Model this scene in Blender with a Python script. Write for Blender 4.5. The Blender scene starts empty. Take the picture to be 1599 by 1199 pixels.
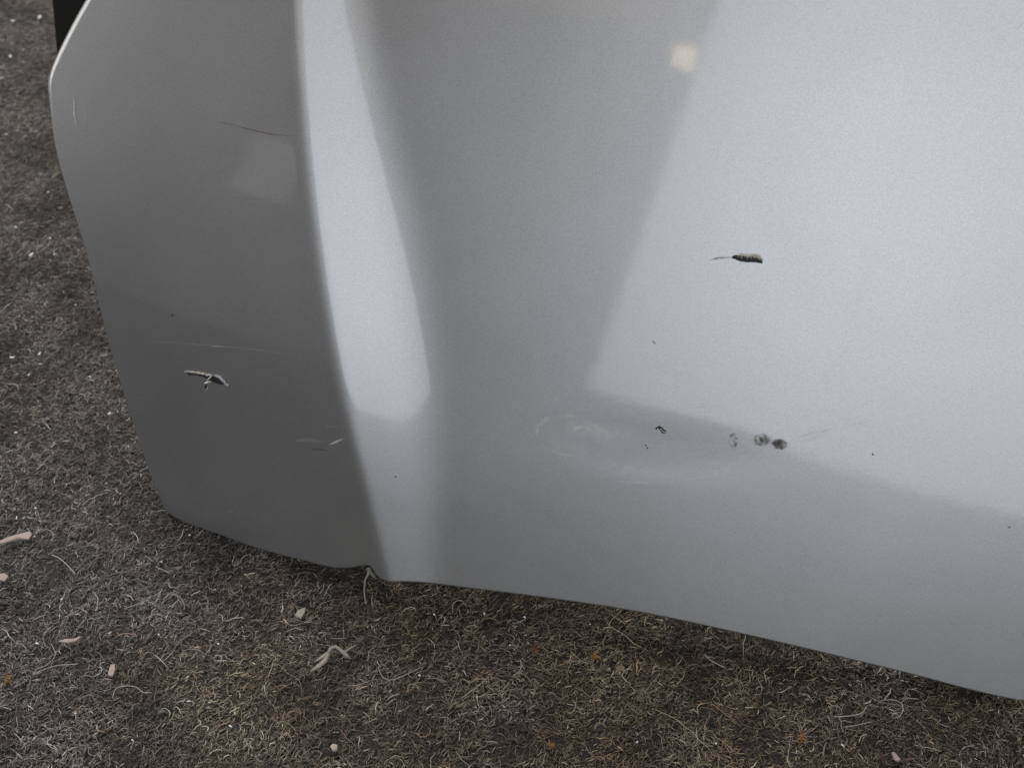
import bpy, bmesh, math, random
import numpy as np
from mathutils import Vector, Matrix
from mathutils.geometry import delaunay_2d_cdt

random.seed(7)
rng = np.random.default_rng(7)
SC = bpy.context.scene
COL = SC.collection

# ------------------------------------------------------------------ camera
CAM_H = 0.42
PITCH = math.radians(48)
HFOV = math.radians(60)
cam_d = bpy.data.cameras.new("camera")
cam = bpy.data.objects.new("camera", cam_d)
COL.objects.link(cam)
cam.location = (0, 0, CAM_H)
cam.rotation_euler = (math.pi / 2 - PITCH, 0, 0)
cam_d.sensor_fit = 'HORIZONTAL'
cam_d.angle = HFOV
cam_d.clip_start = 0.01
cam_d.clip_end = 100
cam_d.dof.use_dof = True
cam_d.dof.focus_distance = 0.43
cam_d.dof.aperture_fstop = 11.0
SC.camera = cam

# ------------------------------------------------------------------ room light (dim grey ambience)
world = bpy.data.worlds.new("World")
SC.world = world
world.use_nodes = True
bg = world.node_tree.nodes["Background"]
bg.inputs[0].default_value = (1.0, 0.965, 0.95, 1)
bg.inputs[1].default_value = 0.215
SC.view_settings.view_transform = 'Standard'
SC.view_settings.look = 'None'
SC.view_settings.exposure = 0.0
SC.view_settings.gamma = 1.0


def area(name, loc, aim, sx, sy, radiance, col=(1, 1, 1)):
    d = bpy.data.lights.new(name, 'AREA')
    d.shape = 'RECTANGLE'
    d.size = sx
    d.size_y = sy
    d.energy = radiance * math.pi * sx * sy
    d.color = col
    o = bpy.data.objects.new(name, d)
    COL.objects.link(o)
    o.location = loc
    o.rotation_euler = (Vector(aim) - Vector(loc)).to_track_quat('-Z', 'Y').to_euler()
    return o


# the open doorway behind the camera (two leaves of daylight), a skylight and a small warm lamp
DOOR = Matrix.Translation((-1.0, -3.5, 0.67)) @ Matrix.Rotation(math.radians(25.0), 4, 'Z') @ Matrix.Rotation(math.radians(12.0), 4, 'Y')


def doorway(name, x0, x1, z1, radiance, col):
    c = DOOR @ Vector(((x0 + x1) / 2, 0, z1 / 2))
    o = area(name, c, c + Vector((0, 1, 0)), x1 - x0, z1, radiance, col)
    o.matrix_world = Matrix.Translation(c) @ DOOR.to_3x3().to_4x4() @ Matrix.Rotation(math.pi / 2, 4, 'X')


doorway("doorway_light", 0.0, 1.45, 3.6, 2.75, (0.90, 0.955, 1.0))
doorway("doorway_side_light", 1.455, 2.8, 3.6, 2.5, (0.93, 0.97, 1.0))
area("skylight", (-0.70, 1.8, 2.33), (-0.1, 0.4, 0), 0.7, 0.7, 58.0, (1.0, 0.97, 0.93))
area("left_window_light", (-2.6, 0.9, 0.75), (-0.2, 0.4, 0.2), 1.3, 0.9, 3.0, (1.0, 0.98, 0.94))
area("ceiling_glow", (-0.97, -1.75, 2.25), (0.0, 0.35, 0.3), 1.3, 0.5, 0.6, (1.0, 0.72, 0.55))
area("phone_lamp", (0.002, 0.02, 0.462), (0.11, 0.35, 0.26), 0.022, 0.019, 6.5, (1.0, 0.80, 0.52))

# ------------------------------------------------------------------ photograph-to-place helpers
PW, PH = 1599, 1199
FPX = (PW / 2) / math.tan(HFOV / 2)
FWD = np.array([0, math.cos(PITCH), -math.sin(PITCH)])
UPV = np.array([0, math.sin(PITCH), math.cos(PITCH)])
RTV = np.array([1.0, 0, 0])
CAMP = np.array([0, 0, CAM_H])


def ray(px, py):
    d = FWD + (px - PW / 2) / FPX * RTV - (py - PH / 2) / FPX * UPV
    return d / np.linalg.norm(d)


def on_floor(px, py, z=0.0):
    d = ray(px, py)
    return CAMP + d * ((z - CAM_H) / d[2])


A = on_floor(596, 909, 0.010)
B = on_floor(1599, 1096, 0.018)
B[2] = A[2]
U = (B - A) / np.linalg.norm(B - A)
NH = np.array([U[1], -U[0], 0])
LEAN = math.radians(28)
N = math.cos(LEAN) * NH + math.sin(LEAN) * np.array([0, 0, 1])
V = np.cross(N, U)


def flat_uv(px, py, w=0.0):
    d = ray(px, py)
    t = (((A - CAMP) @ N) + w) / (d @ N)
    P = CAMP + d * t - A
    return P @ U, P @ V


# ------------------------------------------------------------------ the panel's pressed shape: height over its base plane
CREASE_PX = [(447, 0), (464, 150), (482, 300), (507, 450), (533, 600), (567, 750), (597, 905)]
cr = np.array([flat_uv(*p, w=0.009) for p in CREASE_PX])
CREASE_POLY = np.polyfit(cr[:, 1], cr[:, 0], 3)


def crease(v):
    v = np.clip(v, -0.01, 0.30)
    return np.polyval(CREASE_POLY, v)


def sst(a, b, x):
    t = np.clip((x - a) / (b - a), 0, 1)
    return t * t * t * (t * (6 * t - 15) + 10)


_S = np.linspace(-0.4, 1.0, 14001)
# ridge to the right of the crease: steep facing flank, then a hollow that runs out into the face
_gr = -math.tan(math.radians(16.0)) * sst(-0.0070, 0.0070, _S) * (1 - sst(0.018, 0.064, _S))
_R = np.cumsum(_gr) * (_S[1] - _S[0])
_R = _R - _R[-1]
# left of the crease: the flank that falls away
_gl = (math.tan(math.radians(9.0)) + 0.10 * sst(-0.05, -0.22, _S)) * (1 - sst(-0.0070, 0.0070, _S))
_L = np.cumsum(_gl) * (_S[1] - _S[0])
_L = _L - _L[-1]
# slow crown of the big face
_gf = -(0.075 * sst(0.05, 0.36, _S) + 0.16 * sst(0.34, 0.8, _S))
_Fc = np.cumsum(_gf) * (_S[1] - _S[0])
_Fc = _Fc - np.interp(0.05, _S, _Fc)
_BV = np.array([-0.05, 0.0, 0.05, 0.11, 0.17, 0.22, 0.28, 0.36])
_BB = np.array([0.50, 0.56, 0.74, 0.92, 0.97, 0.84, 0.64, 0.56])
_pb = np.polyfit(_BV, _BB, 4)
DENT = flat_uv(1015, 705)


def height(u, v):
    u = np.asarray(u, float)
    v = np.asarray(v, float)
    s = u - crease(v)
    b = np.clip(np.polyval(_pb, np.clip(v, -0.02, 0.36)), 0.4, 1.05)
    sb = np.where(s > 0, s / b, s)
    amp = 0.55 + 0.45 * sst(-0.06, 0.15, v)
    h = b * amp * np.interp(sb, _S, _R) + np.interp(s, _S, _L) + np.interp(s, _S, _Fc)
    h = h - 0.16 * (v - 0.12) ** 2 + 0.065 * (u - 0.08) * (v - 0.10)
    du, dv = (u - DENT[0]) / 0.046, (v - DENT[1] - 0.06 * (u - DENT[0])) / 0.0125
    h = h - 0.00038 * np.exp(-(du * du + dv * dv) ** 1.5)
    return h


def surf_uv(u, v, off=0.0):
    h = height(u, v) + off
    return A + np.multiply.outer(np.asarray(u, float), U) + np.multiply.outer(np.asarray(v, float), V) + np.multiply.outer(h, N)


def normal_uv(u, v):
    e = 2e-4
    hu = (height(u + e, v) - height(u - e, v)) / (2 * e)
    hv = (height(u, v + e) - height(u, v - e)) / (2 * e)
    n = N - np.multiply.outer(hu, U) - np.multiply.outer(hv, V)
    return n / np.linalg.norm(n, axis=-1, keepdims=True)


def panel_uv(px, py):
    w = 0.0
    for _ in range(14):
        u, v = flat_uv(px, py, w)
        w = 0.5 * w + 0.5 * float(height(u, v))
    return u, v


def on_panel(px, py, off=0.0):
    u, v = panel_uv(px, py)
    return surf_uv(u, v) + normal_uv(u, v) * off, normal_uv(u, v)


# ------------------------------------------------------------------ materials
def material(name):
    m = bpy.data.materials.new(name)
    m.use_nodes = True
    nt = m.node_tree
    return m, nt, nt.nodes["Principled BSDF"], nt.nodes, nt.links


def plain(name, col, rough=0.6, var=0.25, scale=300.0, metal=0.0, spec=0.5):
    m, nt, p, nd, ln = material(name)
    tc = nd.new("ShaderNodeTexCoord")
    nz = nd.new("ShaderNodeTexNoise")
    nz.inputs["Scale"].default_value = scale
    nz.inputs["Detail"].default_value = 4
    ln.new(tc.outputs["Object"], nz.inputs["Vector"])
    mx = nd.new("ShaderNodeMix")
    mx.data_type = 'RGBA'
    mx.inputs["A"].default_value = (*[c * (1 - var) for c in col], 1)
    mx.inputs["B"].default_value = (*[min(1, c * (1 + var)) for c in col], 1)
    ln.new(nz.outputs["Fac"], mx.inputs["Factor"])
    ln.new(mx.outputs["Result"], p.inputs["Base Color"])
    bp = nd.new("ShaderNodeBump")
    bp.inputs["Strength"].default_value = 0.35
    bp.inputs["Distance"].default_value = 0.0004
    ln.new(nz.outputs["Fac"], bp.inputs["Height"])
    ln.new(bp.outputs["Normal"], p.inputs["Normal"])
    p.inputs["Roughness"].default_value = rough
    p.inputs["Metallic"].default_value = metal
    p.inputs["Specular IOR Level"].default_value = spec
    return m


def paint_material():
    m, nt, p, nd, ln = material("silver_paint")
    tc = nd.new("ShaderNodeTexCoord")
    fl = nd.new("ShaderNodeTexNoise")
    fl.inputs["Scale"].default_value = 1900
    fl.inputs["Detail"].default_value = 2
    ln.new(tc.outputs["Object"], fl.inputs["Vector"])
    blot = nd.new("ShaderNodeTexNoise")
    blot.inputs["Scale"].default_value = 14
    blot.inputs["Detail"].default_value = 5
    ln.new(tc.outputs["Object"], blot.inputs["Vector"])
    r1 = nd.new("ShaderNodeMapRange")
    r1.inputs["From Min"].default_value = 0.25
    r1.inputs["From Max"].default_value = 0.75
    r1.inputs["To Min"].default_value = 0.85
    r1.inputs["To Max"].default_value = 1.15
    ln.new(fl.outputs["Fac"], r1.inputs["Value"])
    r2 = nd.new("ShaderNodeMapRange")
    r2.inputs["From Min"].default_value = 0.3
    r2.inputs["From Max"].default_value = 0.7
    r2.inputs["To Min"].default_value = 0.95
    r2.inputs["To Max"].default_value = 1.05
    ln.new(blot.outputs["Fac"], r2.inputs["Value"])
    mul = nd.new("ShaderNodeMath")
    mul.operation = 'MULTIPLY'
    ln.new(r1.outputs["Result"], mul.inputs[0])
    ln.new(r2.outputs["Result"], mul.inputs[1])
    sc = nd.new("ShaderNodeVectorMath")
    sc.operation = 'SCALE'
    sc.inputs[0].default_value = (0.345, 0.35, 0.36)
    ln.new(mul.outputs[0], sc.inputs["Scale"])
    ln.new(sc.outputs["Vector"], p.inputs["Base Color"])
    p.inputs["Metallic"].default_value = 0.92
    rr = nd.new("ShaderNodeMapRange")
    rr.inputs["To Min"].default_value = 0.45
    rr.inputs["To Max"].default_value = 0.50
    ln.new(blot.outputs["Fac"], rr.inputs["Value"])
    ln.new(rr.outputs["Result"], p.inputs["Roughness"])
    p.inputs["Coat Weight"].default_value = 1.0
    p.inputs["Coat IOR"].default_value = 1.46
    p.inputs["Coat Roughness"].default_value = 0.07
    # orange peel in the clear coat
    op = nd.new("ShaderNodeTexNoise")
    op.inputs["Scale"].default_value = 170
    op.inputs["Detail"].default_value = 2
    ln.new(tc.outputs["Object"], op.inputs["Vector"])
    bp = nd.new("ShaderNodeBump")
    bp.inputs["Strength"].default_value = 1.0
    bp.inputs["Distance"].default_value = 0.000016
    ln.new(op.outputs["Fac"], bp.inputs["Height"])
    ln.new(bp.outputs["Normal"], p.inputs["Coat Normal"])
    fb = nd.new("ShaderNodeBump")
    fb.inputs["Strength"].default_value = 0.25
    fb.inputs["Distance"].default_value = 0.00005
    ln.new(fl.outputs["Fac"], fb.inputs["Height"])
    ln.new(fb.outputs["Normal"], p.inputs["Normal"])
    return m


def film_material(name, col, alpha, scale=120.0, lo=0.35, hi=0.75, rough=0.6, stretch=None):
    """a thin worn or dirty film whose own density varies"""
    m, nt, p, nd, ln = material(name)
    p.inputs["Base Color"].default_value = (*col, 1)
    p.inputs["Roughness"].default_value = rough
    at = nd.new("ShaderNodeAttribute")
    at.attribute_name = "wear_amount"
    tc = nd.new("ShaderNodeTexCoord")
    nz = nd.new("ShaderNodeTexNoise")
    nz.inputs["Scale"].default_value = scale
    nz.inputs["Detail"].default_value = 6
    nz.inputs["Roughness"].default_value = 0.65
    if stretch:
        mp = nd.new("ShaderNodeMapping")
        mp.inputs["Scale"].default_value = stretch
        ln.new(tc.outputs["Object"], mp.inputs["Vector"])
        ln.new(mp.outputs["Vector"], nz.inputs["Vector"])
    else:
        ln.new(tc.outputs["Object"], nz.inputs["Vector"])
    mr = nd.new("ShaderNodeMapRange")
    mr.inputs["From Min"].default_value = lo
    mr.inputs["From Max"].default_value = hi
    mr.inputs["To Max"].default_value = alpha
    ln.new(nz.outputs["Fac"], mr.inputs["Value"])
    mu = nd.new("ShaderNodeMath")
    mu.operation = 'MULTIPLY'
    ln.new(mr.outputs["Result"], mu.inputs[0])
    ln.new(at.outputs["Fac"], mu.inputs[1])
    ln.new(mu.outputs[0], p.inputs["Alpha"])
    return m


PAINT = paint_material()
PRIMER = plain("grey_primer", (0.10, 0.10, 0.105), 0.6)
DARK_CHIP = plain("dark_bare_substrate", (0.010, 0.010, 0.011), 0.75, 0.5, 900)
FLAKE = plain("torn_paint_flake", (0.46, 0.43, 0.38), 0.65, 0.35, 1500)
FLAKE_GREY = plain("torn_grey_paint", (0.33, 0.33, 0.34), 0.55, 0.25, 1500)
BLACK = plain("black_steel", (0.012, 0.011, 0.010), 0.65, 0.3, 60)


# ------------------------------------------------------------------ object helpers
def link(name, me, mat=None, parent=None, label=None):
    o = bpy.data.objects.new(name, me)
    COL.objects.link(o)
    if mat is not None:
        me.materials.append(mat)
    if parent is not None:
        o.parent = parent
        o.matrix_parent_inverse = parent.matrix_world.inverted() if parent.get("_root") is None else Matrix.Translation(-Vector(parent["_root"]))
    if label:
        o["label"] = label
    return o


def mesh_obj(name, verts, faces, mat, parent=None, label=None, smooth=True):
    me = bpy.data.meshes.new(name)
    me.from_pydata([tuple(map(float, v)) for v in verts], [], faces)
    if smooth:
        me.polygons.foreach_set("use_smooth", [True] * len(me.polygons))
    me.update()
    return link(name, me, mat, parent, label)


def thing(o, label, cat, group=None):
    o["label"] = label
    o["category"] = cat
    if group:
        o["group"] = group
    return o


# ------------------------------------------------------------------ THE PANEL
root = bpy.data.objects.new("car_panel", None)
COL.objects.link(root)
root.location = A
root.empty_display_size = 0.05
root["_root"] = tuple(A)
thing(root, "dented silver car body panel with a long pressed crease, leaning upright on the dark carpet", "car panel")

# outline: the edge seen in the photograph, then the rest of the panel out of frame
OUT_PX = [(122, -2), (99, 40), (80, 79), (70, 103), (65.5, 120), (64.5, 134), (67.5, 157), (81, 220), (100, 290), (134, 400),
          (169, 540), (204, 655), (234, 745), (250, 783), (261, 801), (284, 815), (330, 832), (400, 857), (470, 876), (522, 888),
          (548, 888), (566, 885), (576, 885), (582, 893), (590, 903), (603, 909), (640, 910.5), (700, 916), (850, 935), (1000, 958),
          (1200, 1001), (1400, 1049), (1599, 1097)]
out = [panel_uv(*p) for p in OUT_PX]
out += [(0.42, 0.001), (0.52, 0.004), (0.62, 0.012), (0.70, 0.03), (0.735, 0.07), (0.75, 0.15), (0.74, 0.30), (0.71, 0.37), (0.64, 0.405),
        (0.5, 0.42), (0.3, 0.43), (0.1, 0.425), (0.0, 0.41), (-0.06, 0.385), (-0.11, 0.335)]
out = np.array(out)


def catmull(P, step):
    n = len(P)
    res = []
    for i in range(n):
        p0, p1, p2, p3 = P[i - 1], P[i], P[(i + 1) % n], P[(i + 2) % n]
        L = np.linalg.norm(p2 - p1)
        # centripetal parametrisation
        t0 = 0
        t1 = t0 + np.linalg.norm(p1 - p0) ** 0.5
        t2 = t1 + L ** 0.5
        t3 = t2 + np.linalg.norm(p3 - p2) ** 0.5
        k = max(2, int(L / step))
        for t in np.linspace(t1, t2, k, endpoint=False):
            a1 = (t1 - t) / (t1 - t0) * p0 + (t - t0) / (t1 - t0) * p1
            a2 = (t2 - t) / (t2 - t1) * p1 + (t - t1) / (t2 - t1) * p2
            a3 = (t3 - t) / (t3 - t2) * p2 + (t - t2) / (t3 - t2) * p3
            b1 = (t2 - t) / (t2 - t0) * a1 + (t - t0) / (t2 - t0) * a2
            b2 = (t3 - t) / (t3 - t1) * a2 + (t - t1) / (t3 - t1) * a3
            res.append((t2 - t) / (t2 - t1) * b1 + (t - t1) / (t2 - t1) * b2)
    return np.array(res)


edge = catmull(out, 0.0016)
tan = np.roll(edge, -1, 0) - np.roll(edge, 1, 0)
tan /= np.linalg.norm(tan, axis=1, keepdims=True)
area2 = np.sum(edge[:, 0] * np.roll(edge[:, 1], -1) - np.roll(edge[:, 0], -1) * edge[:, 1])
outw = np.stack([tan[:, 1], -tan[:, 0]], 1) * (1 if area2 > 0 else -1)
for _ in range(3):
    outw = (np.roll(outw, 1, 0) + outw * 2 + np.roll(outw, -1, 0)) / 4
outw /= np.linalg.norm(outw, axis=1, keepdims=True)
rad = 0.0016 + 0.0050 * sst(0.185, 0.232, edge[:, 1])
inner = edge - outw * rad[:, None]


def inside(poly, x, y):
    c = np.zeros(x.shape, bool)
    n = len(poly)
    x0, y0 = poly[:, 0], poly[:, 1]
    x1, y1 = np.roll(x0, -1), np.roll(y0, -1)
    for i in range(n):
        m = (y0[i] > y) != (y1[i] > y)
        if m.any():
            xx = x0[i] + (y[m] - y0[i]) * (x1[i] - x0[i]) / (y1[i] - y0[i])
            c[m] ^= x[m] < xx
    return c


def fill_grid(ss, vs, clear):
    S2, V2 = np.meshgrid(ss, vs)
    u = (S2 + crease(V2)).ravel()
    v = V2.ravel()
    k = inside(inner - outw * clear, u, v)
    return u[k], v[k]


ss = np.concatenate([np.arange(-0.24, -0.012, 0.003), np.arange(-0.012, 0.010, 0.0006), np.arange(0.010, 0.075, 0.0018),
                     np.arange(0.075, 0.34, 0.003), np.arange(0.34, 0.85, 0.008)])
vs = np.arange(-0.01, 0.44, 0.003)
gu, gv = fill_grid(ss, vs, 0.0012)
pts = np.concatenate([inner, np.stack([gu, gv], 1)])
ne = len(inner)
res = delaunay_2d_cdt([Vector(p) for p in pts], [(i, (i + 1) % ne) for i in range(ne)], [], 1, 1e-7)
pu = np.array([[p[0], p[1]] for p in res[0]])
tri = [tuple(f) for f in res[2]]
# rolled rim rings
first = {}
for k, orig in enumerate(res[3]):
    for o_ in orig:
        if o_ < ne:
            first[o_] = k
ring0 = [first[i] for i in range(ne)]
verts = surf_uv(pu[:, 0], pu[:, 1])
nors = normal_uv(pu[:, 0], pu[:, 1])
nb = normal_uv(inner[:, 0], inner[:, 1])
pb = surf_uv(inner[:, 0], inner[:, 1])
o3 = outw[:, :1] * U + outw[:, 1:] * V
o3 = o3 - np.sum(o3 * nb, 1, keepdims=True) * nb
o3 /= np.linalg.norm(o3, axis=1, keepdims=True)
allv, alln = [verts], [nors]
prev = ring0
base = len(verts)
faces = tri
ccw = area2 > 0
for ph in np.radians([18, 36, 54, 72, 90, 110]):
    ring = pb + o3 * (rad * math.sin(ph))[:, None] - nb * (rad * (1 - math.cos(ph)))[:, None]
    allv.append(ring)
    alln.append(nb * math.cos(ph) + o3 * math.sin(ph))
    cur = list(range(base, base + ne))
    base += ne
    for i in range(ne):
        j = (i + 1) % ne
        q = (prev[i], cur[i], cur[j], prev[j]) if ccw else (prev[j], cur[j], cur[i], prev[i])
        faces.append(q)
    prev = cur
verts = np.concatenate(allv)
nors = np.concatenate(alln)
skin = mesh_obj("outer_skin", verts, faces, PAINT, root)
skin.data.normals_split_custom_set_from_vertices([tuple(n) for n in nors])

# folded hem: goes back from the rim and turns inward behind the skin
hem_v, hem_f = [], []
last = allv[-1]
steps = [last - o3 * 0.0003 + nb * 0.0006, last - nb * 0.0035 - o3 * 0.0012, last - nb * 0.0045 - o3 * 0.004, last - nb * 0.0040 - o3 * 0.016]
for s_ in steps:
    hem_v.extend(s_)
for k in range(len(steps) - 1):
    for i in range(ne):
        j = (i + 1) % ne
        a, b_, c, d = k * ne + i, (k + 1) * ne + i, (k + 1) * ne + j, k * ne + j
        hem_f.append((a, b_, c, d))
mesh_obj("folded_hem", hem_v, hem_f, PRIMER, root, "dull grey folded edge behind the silver skin")
# inner skin
gu2, gv2 = fill_grid(np.arange(-0.24, 0.85, 0.012), np.arange(-0.01, 0.44, 0.012), 0.008)
p2 = np.concatenate([(inner - outw * 0.004)[::4], np.stack([gu2, gv2], 1)])
n2 = len(inner[::4])
r2 = delaunay_2d_cdt([Vector(p) for p in p2], [(i, (i + 1) % n2) for i in range(n2)], [], 1, 1e-7)
q2 = np.array([[p[0], p[1]] for p in r2[0]])
mesh_obj("inner_skin", surf_uv(q2[:, 0], q2[:, 1]) - normal_uv(q2[:, 0], q2[:, 1]) * 0.003, [tuple(f) for f in r2[2]], PRIMER, root,
         "unpainted grey inner side of the panel")


_p, _n = on_panel(428, 268)
_d = ray(428, 268)
_r = _d - 2 * (_d @ _n) * _n
_pl = area("flank_glow_fill", _p + _r * 2.2, _p, 0.17, 0.24, 0.75, (1.0, 0.99, 0.97))  # faint added lamp, only gives the left flank a soft pale reflection

# ---- wear on the paint: films, scratches, chips
def film(name, poly_px, mat, label=None, soft=0.35, off=0.00025, nr=10, power=1.0, hollow=False):
    """film lying on the skin inside a closed pixel loop; density falls to 0 at its rim"""
    P = np.array(poly_px, float)
    c = P.mean(0)
    n = 48
    seg = np.linspace(0, len(P), n, endpoint=False)
    Pc = np.vstack([P, P[:1]])
    rim = np.array([Pc[int(t)] * (1 - t % 1) + Pc[int(t) + 1] * (t % 1) for t in seg])
    vv, dens, ff = [], [], []
    for k in range(nr + 1):
        f = k / nr
        for i in range(n):
            q = c + (rim[i] - c) * f
            vv.append(on_panel(q[0], q[1], off)[0])
            dens.append(0.22 * min(1, (1 - f) / 0.3) + math.exp(-((f - 0.72) / 0.16) ** 2) if hollow else min(1.0, (1 - f) / soft) ** power)
    for k in range(nr):
        for i in range(n):
            j = (i + 1) % n
            ff.append((k * n + i, (k + 1) * n + i, (k + 1) * n + j, k * n + j))
    o = mesh_obj(name, vv, ff, mat, root, label)
    at = o.data.attributes.new("wear_amount", 'FLOAT', 'POINT')
    at.data.foreach_set("value", dens)
    return o


def stroke(name, path_px, width_px, mat, label=None, off=0.00022, parent=None, taper=True, dens=1.0):
    """flat tapering scratch along a pixel path, laid on the skin"""
    P = np.array(path_px, float)
    d = np.r_[0, np.cumsum(np.linalg.norm(np.diff(P, axis=0), axis=1))]
    n = max(6, int(d[-1] / 4))
    t = np.linspace(0, d[-1], n)
    X = np.stack([np.interp(t, d, P[:, 0]), np.interp(t, d, P[:, 1])], 1)
    T = np.gradient(X, axis=0)
    T /= np.linalg.norm(T, axis=1, keepdims=True) + 1e-9
    Nn = np.stack([-T[:, 1], T[:, 0]], 1)
    vv, ff, dd = [], [], []
    for i in range(n):
        f = i / (n - 1)
        w = width_px * (math.sin(math.pi * min(1, max(0, f))) ** 0.6 if taper else 1) * (0.8 + 0.4 * random.random())
        for s_ in (-0.5, 0.5):
            q = X[i] + Nn[i] * w * s_
            vv.append(on_panel(q[0], q[1], off)[0])
            dd.append(dens)
        if i:
            a = 2 * i
            ff.append((a - 2, a - 1, a + 1, a))
    o = mesh_obj(name, vv, ff, mat, parent or root, label)
    at = o.data.attributes.new("wear_amount", 'FLOAT', 'POINT')
    at.data.foreach_set("value", dd)
    return o


def ridge(name, path_px, w_px, h, mat, parent, jag=0.3, label=None):
    """raised torn flake: a rough bead of paint standing up off the skin"""
    P = np.array(path_px, float)
    W_ = np.array(w_px, float) if np.ndim(w_px) else np.full(len(P), float(w_px))
    d = np.r_[0, np.cumsum(np.linalg.norm(np.diff(P, axis=0), axis=1))]
    n = max(8, int(d[-1] / 1.5))
    t = np.linspace(0, d[-1], n)
    X = np.stack([np.interp(t, d, P[:, 0]), np.interp(t, d, P[:, 1])], 1)
    Wt = np.interp(t, d, W_)
    T = np.gradient(X, axis=0)
    T /= np.linalg.norm(T, axis=1, keepdims=True) + 1e-9
    Nn = np.stack([-T[:, 1], T[:, 0]], 1)
    m = 7
    vv, ff = [], []
    for i in range(n):
        for k in range(m):
            a = math.pi * k / (m - 1)
            w = Wt[i] * (1 + jag * (random.random() - 0.5) * 2)
            q = X[i] + Nn[i] * math.cos(a) * w * 0.5
            hh = h * (Wt[i] / W_.max()) * math.sin(a) * (1 + jag * (random.random() - 0.5) * 2) + 0.0001
            vv.append(on_panel(q[0], q[1], hh)[0])
    for i in range(n - 1):
        for k in range(m - 1):
            a = i * m + k
            ff.append((a, a + 1, a + m + 1, a + m))
    ff.append(tuple(range(m)))
    ff.append(tuple((n - 1) * m + k for k in range(m - 1, -1, -1)))
    return mesh_obj(name, vv, ff, mat, parent, label, smooth=False)


def patch(name, poly_px, mat, off=0.0003, label=None, parent=None, jag=1.0):
    """jagged bare patch, lying a hair above the paint"""
    P = np.array(poly_px, float)
    Pc = np.vstack([P, P[:1]])
    rim = []
    for i in range(len(P)):
        L = np.linalg.norm(Pc[i + 1] - Pc[i])
        k = max(1, int(L / 1.6))
        for f in range(k):
            q = Pc[i] * (1 - f / k) + Pc[i + 1] * (f / k)
            rim.append(q + (rng.random(2) - 0.5) * jag)
    rim = np.array(rim)
    n = len(rim)
    r = delaunay_2d_cdt([Vector(p) for p in rim], [(i, (i + 1) % n) for i in range(n)], [], 1, 1e-6)
    vv = [on_panel(p[0], p[1], off + 0.0001 * random.random())[0] for p in r[0]]
    return mesh_obj(name, vv, [tuple(f) for f in r[2]], mat, parent or root, label, smooth=False)


HAZE_FILM = film_material("scuffed_clear_coat", (0.85, 0.86, 0.88), 0.45, 70, 0.38, 0.66, 0.6)
SMEAR = film_material("pale_smear", (0.62, 0.62, 0.60), 0.30, 260, 0.30, 0.7)
RUBBED = film_material("rubbed_brown_dirt", (0.055, 0.046, 0.040), 0.88, 330, 0.30, 0.58, 0.8)
RUBBED_FAINT = film_material("faint_brown_ring", (0.13, 0.105, 0.10), 0.60, 420, 0.25, 0.6, 0.8)
RIM_FILM = film_material("faint_rim_scuff", (0.8, 0.81, 0.83), 0.38, 160, 0.40, 0.72, 0.6)
RING_DIRT = film_material("brown_ring_dirt", (0.11, 0.09, 0.085), 0.75, 420, 0.42, 0.66, 0.8)
WHITE_SCR = film_material("white_scratch", (0.62, 0.62, 0.62), 0.55, 300, 0.1, 0.6)
FAINT_SCR = film_material("faint_pale_scratch", (0.55, 0.55, 0.55), 0.15, 300, 0.2, 0.7)
DARK_SCR = film_material("dark_scratch", (0.05, 0.042, 0.04), 0.38, 300, 0.2, 0.6)
FINE_SCR = film_material("fine_grey_scratch", (0.20, 0.205, 0.21), 0.17, 420, 0.35, 0.75)
RED_SCR = film_material("reddish_brown_scratch", (0.16, 0.07, 0.06), 0.38, 200, 0.2, 0.6)
YEL_SCR = film_material("yellowish_rub", (0.12, 0.10, 0.055), 0.4, 200, 0.2, 0.6)

# broad scuff over the dent
film("scuff", [(838, 662), (880, 648), (960, 652), (1010, 668), (1000, 690), (960, 700), (905, 712), (860, 700)], HAZE_FILM,
     "hazy pale scuff in the clear coat left of the brown spots", 0.7)
film("scuff", [(890, 700), (960, 712), (1040, 730), (1075, 744), (1030, 757), (950, 746), (905, 726)], HAZE_FILM,
     "hazy pale scuff in the clear coat below the small crescent chip", 0.9)
film("scuff", [(1060, 742), (1120, 728), (1160, 704), (1185, 697), (1172, 724), (1125, 748), (1075, 756)], HAZE_FILM,
     "hazy pale scuff in the clear coat under the brown spots", 0.9)
for pth, w in (([(838, 690), (840, 664), (856, 652), (884, 648), (908, 651)], 9), ([(846, 694), (872, 706), (900, 712)], 6),
               ([(1062, 748), (1108, 742), (1148, 722), (1182, 697)], 8), ([(930, 740), (985, 752), (1050, 752)], 6), ([(890, 668), (930, 664), (950, 676), (944, 688)], 6)):
    stroke("scuff", pth, w, RIM_FILM, "pale curved scuff mark on the rim of the shallow dent")
# brown spots
film("brown_spot", [(1203, 692), (1209, 685), (1221, 684), (1230, 690), (1230, 698), (1222, 703), (1209, 701)], RUBBED,
     "dark grey-brown rubbed spot, darkest of the row", 0.35, 0.0003)
for cx, cy, rx, ry, lb in ((1189, 686, 13, 12, "wide faint brown ring rubbed in the paint"), (1145, 688, 8.5, 13, "narrow faint brown ring rubbed in the paint")):
    film("brown_ring", [(cx + rx * math.cos(a), cy + ry * math.sin(a)) for a in np.linspace(0, 2 * math.pi, 24, endpoint=False)], RING_DIRT, lb, 0.3, 0.00024, 12, hollow=True)
film("brown_spot", [(1184, 679), (1189, 682), (1195, 690), (1190, 693), (1185, 687)], RUBBED, "small brown core inside a faint ring", 0.8, 0.0003, 5)
film("brown_spot", [(1183, 678), (1205, 680), (1210, 690), (1200, 697), (1184, 694)], RUBBED_FAINT, "faint brown stain beside the darkest spot", 0.9, 0.00028, 6)
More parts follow.
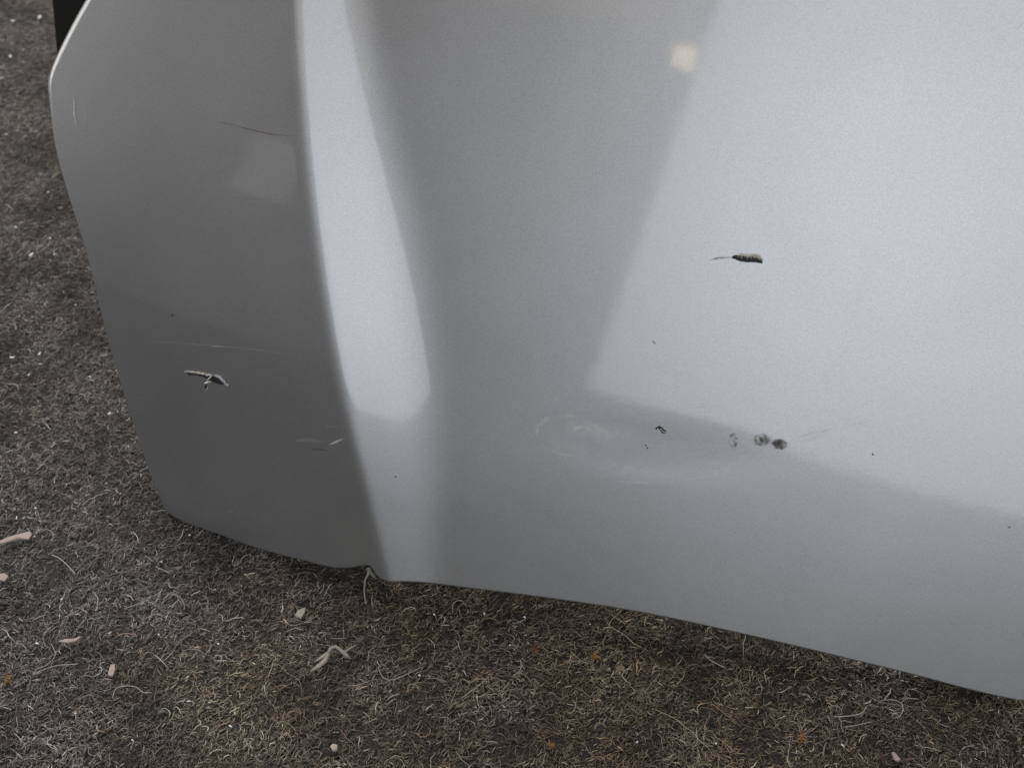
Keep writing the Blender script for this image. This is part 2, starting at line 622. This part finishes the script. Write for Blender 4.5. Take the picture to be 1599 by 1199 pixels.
film("brown_spot", [(1146, 684), (1149, 686), (1150, 692), (1147, 696), (1145, 690)], RUBBED_FAINT, "thin brown stain on the right of the narrow ring", 0.9, 0.00028, 5)

# scratches
stroke("scratch", [(228, 532), (290, 536), (350, 541), (400, 545), (455, 555)], 2.2, FAINT_SCR, "long faint pale scratch above the torn paint chip")
stroke("scratch", [(330, 540), (352, 541)], 1.6, WHITE_SCR)
stroke("scratch", [(338, 190), (370, 197), (400, 205), (430, 211), (466, 212)], 2.0, RED_SCR, "thin reddish brown scratch left of the crease")
stroke("scratch", [(458, 688), (480, 686), (508, 690)], 5.5, FAINT_SCR, "broad pale smear beside the white streak")
stroke("scratch", [(514, 694), (524, 690), (537, 684)], 3.6, WHITE_SCR, "short white streak near the crease")
stroke("scratch", [(506, 668), (516, 665), (530, 666)], 2.4, FAINT_SCR)
stroke("scratch", [(484, 702), (500, 701), (512, 704)], 3.4, YEL_SCR, "yellowish brown rub under the pale smear")
stroke("scratch", [(116, 152), (116, 175), (118, 190), (121, 199)], 2.6, WHITE_SCR, "curved white scrape near the rounded corner")
stroke("scratch", [(132, 160), (133, 185), (131, 212)], 2.0, FAINT_SCR)
stroke("scratch", [(141, 203), (144, 210)], 2.0, FAINT_SCR)
stroke("scratch", [(155, 438), (162, 452)], 2.0, FAINT_SCR)
stroke("scratch", [(1018, 533), (1021, 534), (1024, 538)], 2.4, DARK_SCR)
stroke("scratch", [(986, 465), (1000, 466), (1012, 464)], 2.0, FINE_SCR)
stroke("scratch", [(1136, 442), (1141, 448)], 2.4, FINE_SCR)
stroke("scratch", [(1244, 480), (1256, 481)], 2.0, FINE_SCR)
stroke("scratch", [(355, 797), (366, 799)], 2.0, FAINT_SCR)
stroke("scratch", [(1584, 50), (1599, 36)], 2.0, FINE_SCR)
stroke("scratch", [(1583, 112), (1600, 100)], 2.0, FINE_SCR)
for k in range(9):
    x0, y0 = 1232 + random.uniform(-4, 30), 694 - random.uniform(0, 8)
    ln_ = random.uniform(40, 95)
    stroke("scratch", [(x0, y0), (x0 + ln_ * 0.5, y0 - ln_ * 0.16), (x0 + ln_, y0 - ln_ * random.uniform(0.26, 0.52))], 1.0, FINE_SCR)
for k in range(6):
    x0, y0 = 1315 + random.uniform(-10, 30), 658 + random.uniform(-14, 8)
    stroke("scratch", [(x0, y0), (x0 + random.uniform(20, 48), y0 - random.uniform(-4, 12))], 1.0, FINE_SCR)
for k in range(8):
    x0, y0 = 1040 + random.uniform(0, 80), 728 - random.uniform(0, 16)
    stroke("scratch", [(x0, y0), (x0 + 22, y0 - 8), (x0 + 50, y0 - 12), (x0 + 74, y0 - random.uniform(14, 24))], 1.0, FINE_SCR)
for p in ((1109, 704), (1113, 709), (1106, 711)):
    stroke("scratch", [p, (p[0] + 4, p[1] + 5)], 2.4, FINE_SCR)
# pin-prick black dots: image artefacts built as flat specks, not paint damage
for p in ((269.5, 492), (618, 744), (1009, 695), (1011, 699), (1576, 823), (1363, 709)):
    s_ = 1.1
    patch("black_dot", [(p[0] - s_, p[1] - s_), (p[0] + s_, p[1] - s_ * .8), (p[0] + s_, p[1] + s_), (p[0] - s_, p[1] + s_ * .8)], DARK_CHIP, 0.0003, jag=0.6)

# chip one: bristly oval chip with a tail, on the bright face
chip = bpy.data.objects.new("paint_chip", None)
COL.objects.link(chip)
chip.parent = root
chip["label"] = "bristly dark paint chip with a thin tail on the bright face"
chip["_root"] = tuple(A)
patch("bare_patch", [(1142, 402), (1149, 398.5), (1160, 399), (1180, 401), (1191, 405), (1190, 411), (1180, 410), (1165, 409), (1152, 407)], DARK_CHIP, parent=chip, jag=1.6)
ridge("torn_flake", [(1151, 398.5), (1158, 398), (1166, 399.5), (1176, 399), (1184, 401), (1190, 406)], [1.4, 3.4, 4.0, 4.2, 5.0, 4.2], 0.0009, FLAKE, chip, 0.7)
for k in range(14):
    x = 1151 + k * 2.8
    ridge("torn_flake" if k else "torn_flake", [(x, 400.5 + (k / 14) * 2), (x + random.uniform(-1, 2), 402.6 + (k / 14) * 2.5 + random.uniform(-1.5, 2.6))], [1.6, 0.5], 0.0005, FLAKE, chip, 0.4)
stroke("scratch_tail", [(1106, 407), (1114, 404.5), (1126, 402.5), (1146, 402)], 3.0, DARK_SCR, parent=chip)
stroke("scratch_tail", [(1113, 405), (1118, 403.6), (1122, 403)], 2.0, DARK_SCR, parent=chip)

# chip two: curled torn strip on the darker flank
chip2 = bpy.data.objects.new("paint_chip", None)
COL.objects.link(chip2)
chip2.parent = root
chip2["label"] = "curled strip of torn paint over a dark gouge on the darker flank"
chip2["_root"] = tuple(A)
patch("bare_patch", [(292, 581), (300, 582), (313, 583), (328, 587), (337, 588), (346, 594), (352, 600), (344, 600), (335, 597), (328, 594), (318, 588), (304, 585), (295, 585)],
      DARK_CHIP, parent=chip2)
ridge("torn_flake", [(289, 579.5), (300, 580), (312, 582), (324, 584.5), (333, 586)], [1.2, 1.9, 2.3, 2.4, 1.6], 0.0008, FLAKE, chip2, 0.75)
ridge("torn_flake", [(336, 585), (343, 588), (350, 594), (354, 599), (357, 602)], [2.2, 3.4, 3.8, 3.4, 2.2], 0.0011, FLAKE_GREY, chip2, 0.5)
for k in range(9):
    x = 296 + k * 5
    ridge("torn_flake", [(x, 580.5 + k * 0.75), (x + random.uniform(-3, 3), 583 + k * 0.8 + random.uniform(-1, 2))], [1.6, 0.5], 0.0004, FLAKE if k % 3 else FLAKE_GREY, chip2, 0.5)
ridge("torn_flake", [(331, 587), (328, 590), (325, 593)], [2.4, 2.6, 1.6], 0.0016, FLAKE, chip2, 0.3)
ridge("torn_flake", [(322, 597), (326, 595.5), (330, 595.5)], [2.4, 3.0, 1.4], 0.0016, plain("bright_torn_edge", (0.75, 0.74, 0.70), 0.5), chip2, 0.3)
patch("bare_patch", [(319.5, 606), (321, 601), (323.5, 601), (323, 605), (321, 608)], DARK_CHIP, parent=chip2)
ridge("torn_flake", [(325, 603), (324, 607), (322, 609.5)], [1.4, 1.6, 1.0], 0.0006, FLAKE_GREY, chip2, 0.3)

# chip three: small dark crescent
chip3 = bpy.data.objects.new("paint_chip", None)
COL.objects.link(chip3)
chip3.parent = root
chip3["label"] = "small dark crescent chip flecked with white in the scuffed area"
chip3["_root"] = tuple(A)
patch("bare_patch", [(1023, 670), (1026, 666), (1031, 665), (1036, 669), (1040, 673), (1039, 676), (1034, 675.5), (1031, 671), (1027, 667.5), (1025, 670)], DARK_CHIP, parent=chip3, jag=0.8)
for q in ((1032.5, 669.5), (1034.5, 672), (1037, 673.5)):
    ridge("torn_flake", [(q[0] - 1.2, q[1] - .5), (q[0] + 1.2, q[1] + .6)], [1.3, 1.3], 0.0004, plain("white_fleck", (0.75, 0.75, 0.75)), chip3, 0.2)


# ---- frayed bit of sealer hanging from the notch
def tube(name, pts, radii, mat, parent=None, label=None, seg=7, rough=0.0):
    pts = [np.array(p, float) for p in pts]
    vv, ff = [], []
    n = len(pts)
    for i in range(n):
        t = pts[min(i + 1, n - 1)] - pts[max(i - 1, 0)]
        t /= np.linalg.norm(t) + 1e-12
        a = np.cross(t, [0.3, 0.2, 0.93])
        a /= np.linalg.norm(a) + 1e-12
        b_ = np.cross(t, a)
        for k in range(seg):
            an = 2 * math.pi * k / seg
            r_ = radii[i] * (1 + rough * random.uniform(-1, 1))
            vv.append(pts[i] + r_ * (math.cos(an) * a + math.sin(an) * b_))
    for i in range(n - 1):
        for k in range(seg):
            k2 = (k + 1) % seg
            ff.append((i * seg + k, i * seg + k2, (i + 1) * seg + k2, (i + 1) * seg + k))
    ff.append(tuple(range(seg - 1, -1, -1)))
    ff.append(tuple((n - 1) * seg + k for k in range(seg)))
    return mesh_obj(name, vv, ff, mat, parent, label)


def near_panel(px, py, toward=0.002):
    P, n_ = on_panel(px, py)
    return P + n_ * toward


STRAND = plain("pale_dry_sealer", (0.22, 0.20, 0.165), 0.7, 0.3, 800)
corner = near_panel(576, 888, 0.0005)
foot = on_floor(571, 941, 0.002)
mid1, mid2 = near_panel(573, 902, 0.002), near_panel(571, 916, 0.004)
mid1[2] = max(mid1[2], 0.010)
mid2 = mid1 * 0.5 + foot * 0.5 + np.array([-0.0006, 0, 0.0006])
tube("frayed_sealer", [corner, near_panel(576, 895, 0.0012), mid1, mid2, foot * 0.8 + mid2 * 0.2, foot],
     [0.0007, 0.0007, 0.0005, 0.0004, 0.00035, 0.0008], STRAND, root, "pale frayed strand hanging from the notch in the bottom edge", rough=0.25)
patch("bare_patch", [(572, 885), (578, 885), (583, 893), (588, 902), (581, 899), (577, 896)], plain("bare_edge", (0.13, 0.125, 0.115), 0.6), 0.0004, "bare beige corner of the notch")

# ------------------------------------------------------------------ black post the panel leans against
bot = on_floor(104, 262)
pl0 = CAMP + ray(81, 0) / abs(ray(81, 0)[2]) * (CAM_H - 0.15)
dl = (pl0 - bot) / np.linalg.norm(pl0 - bot)
top = bot + dl * 0.62
bm = bmesh.new()
ax = np.array([1.0, 0.12, 0]); ax -= dl * (ax @ dl); ax /= np.linalg.norm(ax)
bx = np.cross(dl, ax)
w_, d_ = 0.075, 0.03
ring = []
for P in (bot, top):
    ring.append([bm.verts.new(tuple(P + ax * a * w_ + bx * b_ * d_)) for a, b_ in ((0, 0), (1, 0), (1, 1), (0, 1))])
for i in range(4):
    j = (i + 1) % 4
    bm.faces.new((ring[0][i], ring[0][j], ring[1][j], ring[1][i]))
bm.faces.new(ring[0][::-1])
bm.faces.new(ring[1])
bmesh.ops.recalc_face_normals(bm, faces=bm.faces)
bmesh.ops.bevel(bm, geom=list(bm.edges), offset=0.002, segments=2, affect='EDGES')
me = bpy.data.meshes.new("black_post")
bm.to_mesh(me)
bm.free()
me.polygons.foreach_set("use_smooth", [False] * len(me.polygons))
post = link("black_post", me, BLACK)
thing(post, "narrow matt black post standing behind the panel's rounded corner", "post")

# ------------------------------------------------------------------ carpet
def carpet_material():
    m, nt, p, nd, ln = material("felt_carpet_base")
    tc = nd.new("ShaderNodeTexCoord")
    nz = nd.new("ShaderNodeTexNoise")
    nz.inputs["Scale"].default_value = 260
    nz.inputs["Detail"].default_value = 6
    nz.inputs["Roughness"].default_value = 0.7
    ln.new(tc.outputs["Object"], nz.inputs["Vector"])
    cr_ = nd.new("ShaderNodeValToRGB")
    cr_.color_ramp.elements[0].position = 0.35
    cr_.color_ramp.elements[0].color = (0.018, 0.016, 0.015, 1)
    cr_.color_ramp.elements[1].position = 0.72
    cr_.color_ramp.elements[1].color = (0.085, 0.078, 0.07, 1)
    ln.new(nz.outputs["Fac"], cr_.inputs["Fac"])
    ln.new(cr_.outputs["Color"], p.inputs["Base Color"])
    bp = nd.new("ShaderNodeBump")
    bp.inputs["Strength"].default_value = 1.0
    bp.inputs["Distance"].default_value = 0.003
    ln.new(nz.outputs["Fac"], bp.inputs["Height"])
    ln.new(bp.outputs["Normal"], p.inputs["Normal"])
    p.inputs["Roughness"].default_value = 0.95
    p.inputs["Specular IOR Level"].default_value = 0.1
    return m


def fibre_material():
    m, nt, p, nd, ln = material("felt_fibres")
    at = nd.new("ShaderNodeAttribute")
    at.attribute_name = "tint"
    at.attribute_type = 'GEOMETRY'
    ln.new(at.outputs["Color"], p.inputs["Base Color"])
    p.inputs["Roughness"].default_value = 0.7
    p.inputs["Specular IOR Level"].default_value = 0.25
    return m


mesh_obj("carpet", [(-3, -1.5, 0), (3, -1.5, 0), (3, 4, 0), (-3, 4, 0)], [(0, 1, 2, 3)], carpet_material())
carpet = bpy.data.objects["carpet"]
carpet["kind"] = "structure"
carpet["label"] = "dark grey-brown felted carpet under the panel"


def value_noise(x, y, sc, seed):
    r = np.random.default_rng(seed).random((256, 256))
    X, Y = x * sc, y * sc
    xi, yi = np.floor(X).astype(int), np.floor(Y).astype(int)
    fx, fy = X - xi, Y - yi
    fx, fy = fx * fx * (3 - 2 * fx), fy * fy * (3 - 2 * fy)
    g = lambda a, b: r[a % 256, b % 256]
    return (g(xi, yi) * (1 - fx) + g(xi + 1, yi) * fx) * (1 - fy) + (g(xi, yi + 1) * (1 - fx) + g(xi + 1, yi + 1) * fx) * fy


def fibres(name, n, xr, yr, length, radius, zmax, pale, seed, K=7):
    r = np.random.default_rng(seed)
    x = r.uniform(*xr, n)
    y = r.uniform(*yr, n)
    keep = ~((x > -0.09) & (y > 0.40 - 0.205 * (x + 0.07)))   # nothing seen far behind the panel
    keep &= ~((x < -0.09) & (x > -0.30) & (y > 0.62 + (x + 0.09) * -0.6))
    dn = value_noise(x, y, 330, 31) * 0.6 + value_noise(x, y, 150, 32) * 0.4
    keep &= r.random(n) < np.clip((dn - 0.16) * 2.6, 0.12, 1)
    x, y = x[keep], y[keep]
    n = len(x)
    ang = np.where(r.random(n) < 0.45, r.normal(math.radians(24), 0.35, n), r.uniform(0, math.pi, n))
    ang += (value_noise(x, y, 40, 5) - 0.5) * 1.6
    L = length * r.lognormal(0, 0.45, n)
    clump = value_noise(x, y, 330, 31) * 0.6 + value_noise(x, y, 150, 32) * 0.4
    z0 = zmax * (0.1 + 0.9 * clump * r.random(n))
    P = np.zeros((n, K, 3), np.float32)
    P[:, 0] = np.stack([x, y, z0], 1)
    curl = r.normal(0, 0.20, n)
    a = ang.copy()
    slope = r.normal(0, 0.18, n)
    for k in range(1, K):
        a += curl + r.normal(0, 0.30, n)
        st = L / (K - 1)
        P[:, k, 0] = P[:, k - 1, 0] + np.cos(a) * st
        P[:, k, 1] = P[:, k - 1, 1] + np.sin(a) * st
        slope = slope * 0.6 + r.normal(0, 0.22, n)
        P[:, k, 2] = np.clip(P[:, k - 1, 2] + slope * st, 0.0001, zmax * 1.4)
    cu = bpy.data.hair_curves.new(name)
    cu.add_curves([K] * n)
    cu.attributes["position"].data.foreach_set("vector", P.ravel())
    ra = radius * r.lognormal(0, 0.35, n)
    prof = np.interp(np.linspace(0, 1, K), [0, 0.25, 0.75, 1], [0.5, 1, 1, 0.4])
    rr_ = (ra[:, None] * prof[None]).astype(np.float32).ravel()
    at = cu.attributes.get("radius") or cu.attributes.new("radius", 'FLOAT', 'POINT')
    at.data.foreach_set("value", rr_)
    # dye: mixed dark wool, brown toward the front right, greyer on the left, some pale threads
    mott = value_noise(x, y, 22, 11) * 0.5 + value_noise(x, y, 60, 12) * 0.5
    brown = sst(-0.30, 0.05, x - 0.9 * (y - 0.22)) * 0.9 + 1.1 * (mott - 0.5)
    brown = np.clip(brown, 0, 1)[:, None]
    olive = np.clip(2.2 * (value_noise(x, y, 30, 14) - 0.55), 0, 1)[:, None]
    patch_ = 0.40 + 0.75 * value_noise(x, y, 45, 21) + 0.55 * (value_noise(x, y, 260, 22) - 0.2)
    lum = (pale * r.lognormal(0, 0.58, n) * patch_)[:, None]
    grey = np.array([1.04, 0.965, 0.945])
    brn = np.array([1.22, 0.98, 0.69])
    olv = np.array([1.0, 1.0, 0.80])
    col = lum * (grey * (1 - brown) + brn * brown)
    col = col * (1 - 0.5 * olive) + lum * olv * 0.5 * olive
    sel = r.random(n)
    col[sel < 0.05] *= np.array([1.14, 0.93, 0.82])
    col[(sel > 0.05) & (sel < 0.10)] *= np.array([0.94, 1.03, 0.99])
    col = np.clip(col, 0, 0.6)
    c4 = np.concatenate([col, np.ones((n, 1))], 1).astype(np.float32)
    ca = cu.attributes.new("tint", 'FLOAT_COLOR', 'CURVE')
    ca.data.foreach_set("color", c4.ravel())
    o = bpy.data.objects.new(name, cu)
    COL.objects.link(o)
    cu.materials.append(FIB)
    o["kind"] = "stuff"
    o["label"] = "matted felt fibres of the carpet"
    return o


FIB = fibre_material()
XR, YR = (-0.66, 0.42), (-0.02, 1.05)
fibres("carpet_fibres", 1600000, XR, YR, 0.0023, 0.000125, 0.0032, 0.110, 1, 4)
fibres("carpet_fibres", 80000, XR, YR, 0.0050, 0.00010, 0.0036, 0.19, 2, 6)
fibres("carpet_fibres", 4000, XR, YR, 0.012, 0.00009, 0.0042, 0.36, 3, 9)

# ------------------------------------------------------------------ litter on the carpet, each its own thing
def slab(name, poly_px, thick, z, mat, label, cat, group=None, tilt=0.0):
    P = [on_floor(x, y, z) for x, y in poly_px]
    c = np.mean(P, 0)
    P = [c + (p - c) for p in P]
    n = len(P)
    vv = [p + np.array([0, 0, tilt * (p[1] - c[1])]) for p in P] + [p + np.array([0, 0, thick + tilt * (p[1] - c[1])]) for p in P]
    # a dished top so that no face is perfectly flat
    top_c = c + np.array([0, 0, thick * 1.3])
    vv.append(top_c)
    ff = [tuple(range(n - 1, -1, -1))]
    for i in range(n):
        j = (i + 1) % n
        ff.append((i, j, n + j, n + i))
        ff.append((n + i, n + j, 2 * n))
    o = mesh_obj(name, vv, ff, mat, None, None, smooth=False)
    return thing(o, label, cat, group)


PINK = plain("pinkish_wood", (0.27, 0.222, 0.20), 0.7, 0.2, 700)
PALE = plain("pale_wood", (0.27, 0.24, 0.20), 0.7, 0.25, 700)
CREAM = plain("cream_crumb", (0.36, 0.32, 0.26), 0.7, 0.2, 900)
GRIT = plain("white_grit", (0.62, 0.62, 0.65), 0.4, 0.15, 900)
ORANGE = plain("orange_fluff", (0.32, 0.17, 0.06), 0.9, 0.3, 900)
SOOT = plain("black_crumb", (0.004, 0.004, 0.004), 0.8, 0.3, 900)

slab("wood_splinter", [(0, 846), (20, 838), (47, 831), (51, 835), (46, 843), (30, 842), (2, 850)], 0.0012, 0.0042, PINK,
     "flat pinkish wedge-shaped wood splinter on the carpet at the left edge", "splinter")
slab("wood_flake", [(461, 961), (466, 953), (477, 949), (476, 957), (470, 966), (464, 963)], 0.0008, 0.0045, PALE,
     "pale curved triangular flake on dark carpet below the panel's notch", "flake")
slab("wood_chip", [(170, 1052), (174, 1039), (180, 1038), (181, 1046), (177, 1056), (171, 1056)], 0.0012, 0.0042, PINK,
     "small upright pinkish oblong chip on the open carpet", "chip")
slab("cream_crumb", [(517, 1167), (521, 1163), (528, 1165), (527, 1171), (520, 1173)], 0.0022, 0.003, CREAM,
     "rounded cream crumb below the forked straw", "crumb")
slab("wood_chip", [(1391, 1175), (1396, 1175), (1405, 1186), (1402, 1189), (1396, 1187)], 0.0012, 0.004, PINK,
     "slanted pinkish chip on brown carpet near the bottom right", "chip")
slab("pale_flake", [(0, 897), (8, 896), (14, 901), (8, 908), (0, 906)], 0.001, 0.004, PINK,
     "rounded pale flake at the left edge below the wedge splinter", "flake")
slab("pale_fluff", [(92, 1002), (104, 998), (118, 998), (128, 994), (120, 1001), (106, 1004)], 0.0009, 0.0045, PINK,
     "ragged pale sliver left of the oblong chip", "sliver")
slab("black_crumb", [(538, 1040), (540, 1036), (546, 1036), (546, 1040), (541, 1043)], 0.0016, 0.004, SOOT,
     "black crumb beside the forked straw", "crumb")
slab("black_crumb", [(609, 957), (609, 952), (613, 954), (614, 956), (611, 958)], 0.0012, 0.0045, SOOT,
     "small black crumb below the corner of the bottom edge", "crumb")
slab("black_crumb", [(1224, 1057), (1228, 1057), (1230, 1060), (1226, 1060)], 0.001, 0.0045, SOOT,
     "tiny black crumb under the bright face's lower edge", "crumb")
def fluff(px, py, r_, mat, label, n=26):
    c = on_floor(px, py, 0.0032)
    r_ *= 0.75
    parts_v, parts_f = [], []
    for _ in range(n):
        a = random.uniform(0, 6.28)
        p = c + np.array([random.gauss(0, .4), random.gauss(0, .4), random.uniform(-.3, .5)]) * r_
        seq = []
        for k in range(4):
            seq.append(p.copy())
            a += random.gauss(0, 0.9)
            p = p + np.array([math.cos(a), math.sin(a), random.gauss(0, .5)]) * r_ * 0.42
        for k in range(4):
            t = seq[min(3, k + 1)] - seq[max(0, k - 1)]
            t /= np.linalg.norm(t) + 1e-12
            sd = np.cross(t, [0, 0, 1.0]); sd /= np.linalg.norm(sd) + 1e-12
            up_ = np.cross(sd, t)
            for q in range(3):
                an = q * 2.0944
                parts_v.append(seq[k] + 0.00016 * (math.cos(an) * sd + math.sin(an) * up_))
        b0 = len(parts_v) - 12
        for k in range(3):
            for q in range(3):
                q2 = (q + 1) % 3
                parts_f.append((b0 + k * 3 + q, b0 + k * 3 + q2, b0 + k * 3 + 3 + q2, b0 + k * 3 + 3 + q))
    thing(mesh_obj("fluff", parts_v, parts_f, mat), label, "fluff")


fluff(930, 1025, 0.0022, ORANGE, "brightest orange tuft of fluff on the carpet")
fluff(835, 1014, 0.0020, plain("rust_fluff", (0.15, 0.075, 0.035), 0.9), "dull rust-coloured tuft of fluff left of the orange one")
fluff(1250, 1152, 0.0026, plain("tan_fluff", (0.28, 0.17, 0.07), 0.9), "tan tuft of fluff near the bottom right")
fluff(860, 1163, 0.0016, plain("amber_fluff", (0.25, 0.15, 0.07), 0.9), "small amber tuft of fluff at the bottom of the carpet")
fluff(12, 1060, 0.0030, plain("ochre_fluff", (0.24, 0.16, 0.07), 0.9), "ochre tuft of fluff at the left edge near the bottom")
fluff(968, 1043, 0.0026, plain("straw_fluff", (0.34, 0.28, 0.18), 0.9), "straw-coloured tuft of fluff right of the orange one")

# forked straw
straw = bpy.data.objects.new("forked_straw", None)
COL.objects.link(straw)
sp = on_floor(512, 1015)
straw.location = sp
straw["_root"] = tuple(sp)
thing(straw, "pale forked straw with two pointed prongs lying on brown carpet", "straw")
fl = lambda x, y, z=0.0055: on_floor(x, y, z)
tube("prong", [fl(490, 1034, .0045), fl(502, 1026), fl(512, 1019)], [0.0002, 0.0009, 0.0010], PALE, straw, rough=0.1)
tube("prong", [fl(484, 1048, .0040), fl(497, 1040), fl(507, 1032), fl(513, 1021)], [0.0002, 0.0011, 0.0012, 0.0010], PALE, straw, rough=0.1)
tube("stem", [fl(512, 1020), fl(516, 1012, .006), fl(524, 1009, .006), fl(531, 1014), fl(540, 1022, .005), fl(548, 1028, .004)],
     [0.0010, 0.0009, 0.0007, 0.0008, 0.0011, 0.0003], STRAND, straw, rough=0.3)
tube("sprig", [fl(536, 1019), fl(546, 1012, .006), fl(556, 1007, .006)], [0.0006, 0.0005, 0.0003], STRAND, straw, rough=0.2)


# curled threads long enough to pick out
THREAD = plain("pale_thread", (0.34, 0.325, 0.30), 0.7)


def thread(px, label, r_=0.00022, z=0.0048, mat=THREAD):
    P = np.array([fl(x, y, z) for x, y in px])
    k = np.linspace(0, len(P) - 1, len(P) * 4)
    Q = np.stack([np.interp(k, range(len(P)), P[:, i]) for i in range(3)], 1)
    for _ in range(3):
        Q[1:-1] = (Q[:-2] + 2 * Q[1:-1] + Q[2:]) / 4
    o = tube("loose_thread", Q, [r_ * 0.7 * (0.6 if i in (0, len(Q) - 1) else 1) for i in range(len(Q))], mat, None, None, seg=5)
    return thing(o, label, "thread")


thread([(176, 1090), (178, 1078), (186, 1071), (204, 1070), (215, 1073), (222, 1081), (238, 1081)], "pale thread arched like a staple below the oblong chip")
thread([(50, 1052), (66, 1046), (88, 1038), (110, 1037), (122, 1036)], "long pale thread lying straight left of the oblong chip")
thread([(80, 1005), (88, 1020), (80, 1034), (60, 1044)], "bent pale thread crossing the long straight one", 0.00018)
thread([(80, 866), (92, 870), (105, 882), (118, 896)], "pale thread slanting down right of the wedge splinter", 0.0003)
thread([(200, 948), (212, 944), (228, 938), (236, 930)], "thin pale thread lying up the slope of the open carpet", 0.0002)
thread([(590, 1040), (596, 1056), (606, 1062), (618, 1060), (640, 1050), (660, 1040)], "grey curved thread right of the black crumb", 0.0002)
thread([(700, 1110), (706, 1092), (712, 1080), (716, 1066)], "upright tan thread on the brown carpet", 0.0002, mat=plain("tan_thread", (0.3, 0.22, 0.14)))
thread([(720, 1090), (736, 1078), (752, 1066), (764, 1056)], "straight grey thread on the brown carpet under the bottom edge", 0.0002)
thread([(1302, 1118), (1322, 1118), (1346, 1114), (1354, 1102)], "pale hooked thread on dark carpet under the right of the panel", 0.0003)
thread([(1320, 1135), (1340, 1131), (1362, 1126)], "short straight thread under the hooked one", 0.0002)
thread([(812, 1030), (815, 1040), (810, 1050), (800, 1055)], "pale curved thread under the start of the bright face", 0.0003)
thread([(1100, 1020), (1108, 1030), (1124, 1038), (1132, 1042)], "faint slanting thread close under the panel's edge", 0.0003)

# white grit
g0 = None
GR = [(62, 27, 5), (20, 33, 4.5), (16, 88, 4.2), (2, 122, 3), (25, 355, 4), (49, 398, 4.5), (78, 372, 2.6), (85, 397, 2.6), (62, 552, 3.4), (19, 558, 3.6),
      (45, 585, 3), (140, 588, 3), (171, 645, 3), (25, 675, 3), (201, 697, 2.6), (56, 793, 3.6), (26, 808, 3), (54, 837, 2.4), (252, 877, 2.8),
      (296, 835, 2.4), (96, 935, 2.2), (58, 1004, 3), (248, 990, 2.4), (341, 1005, 3.4), (756, 958, 3), (796, 1007, 2.6), (655, 1054, 3.6),
      (819, 963, 2.8), (995, 1158, 3.4), (1118, 1160, 2.6), (678, 959, 3), (295, 1094, 3.2), (1316, 1163, 2.6), (360, 1133, 2.8), (207, 1155, 2.6),
      (820, 964, 2.2), (118, 1113, 2.2), (36, 78, 3), (10, 210, 2.4), (75, 300, 2.2), (118, 476, 2.2), (30, 494, 2.2)]
for i, (x, y, s_) in enumerate(GR):
    dist = np.linalg.norm(on_floor(x, y) - CAMP)
    rr = s_ / FPX * dist * 0.52
    if g0 is None:
        bm = bmesh.new()
        bmesh.ops.create_icosphere(bm, subdivisions=1, radius=1.0)
        for v_ in bm.verts:
            v_.co *= 0.8 + 0.4 * random.random()
        me = bpy.data.meshes.new("white_grit")
        bm.to_mesh(me)
        bm.free()
        me.materials.append(GRIT)
        o = g0 = bpy.data.objects.new("white_grit", me)
    else:
        o = g0.copy()
    COL.objects.link(o)
    o.location = on_floor(x, y, 0.0052)
    o.scale = (rr * random.uniform(0.9, 2.0), rr * random.uniform(0.6, 1.0), rr * 0.6)
    o.rotation_euler = (random.uniform(-.4, .4), random.uniform(-.4, .4), random.uniform(0, 6.28))
    thing(o, "tiny bright white speck of grit lying loose on the dark carpet", "grit", "white grit scattered on the carpet")
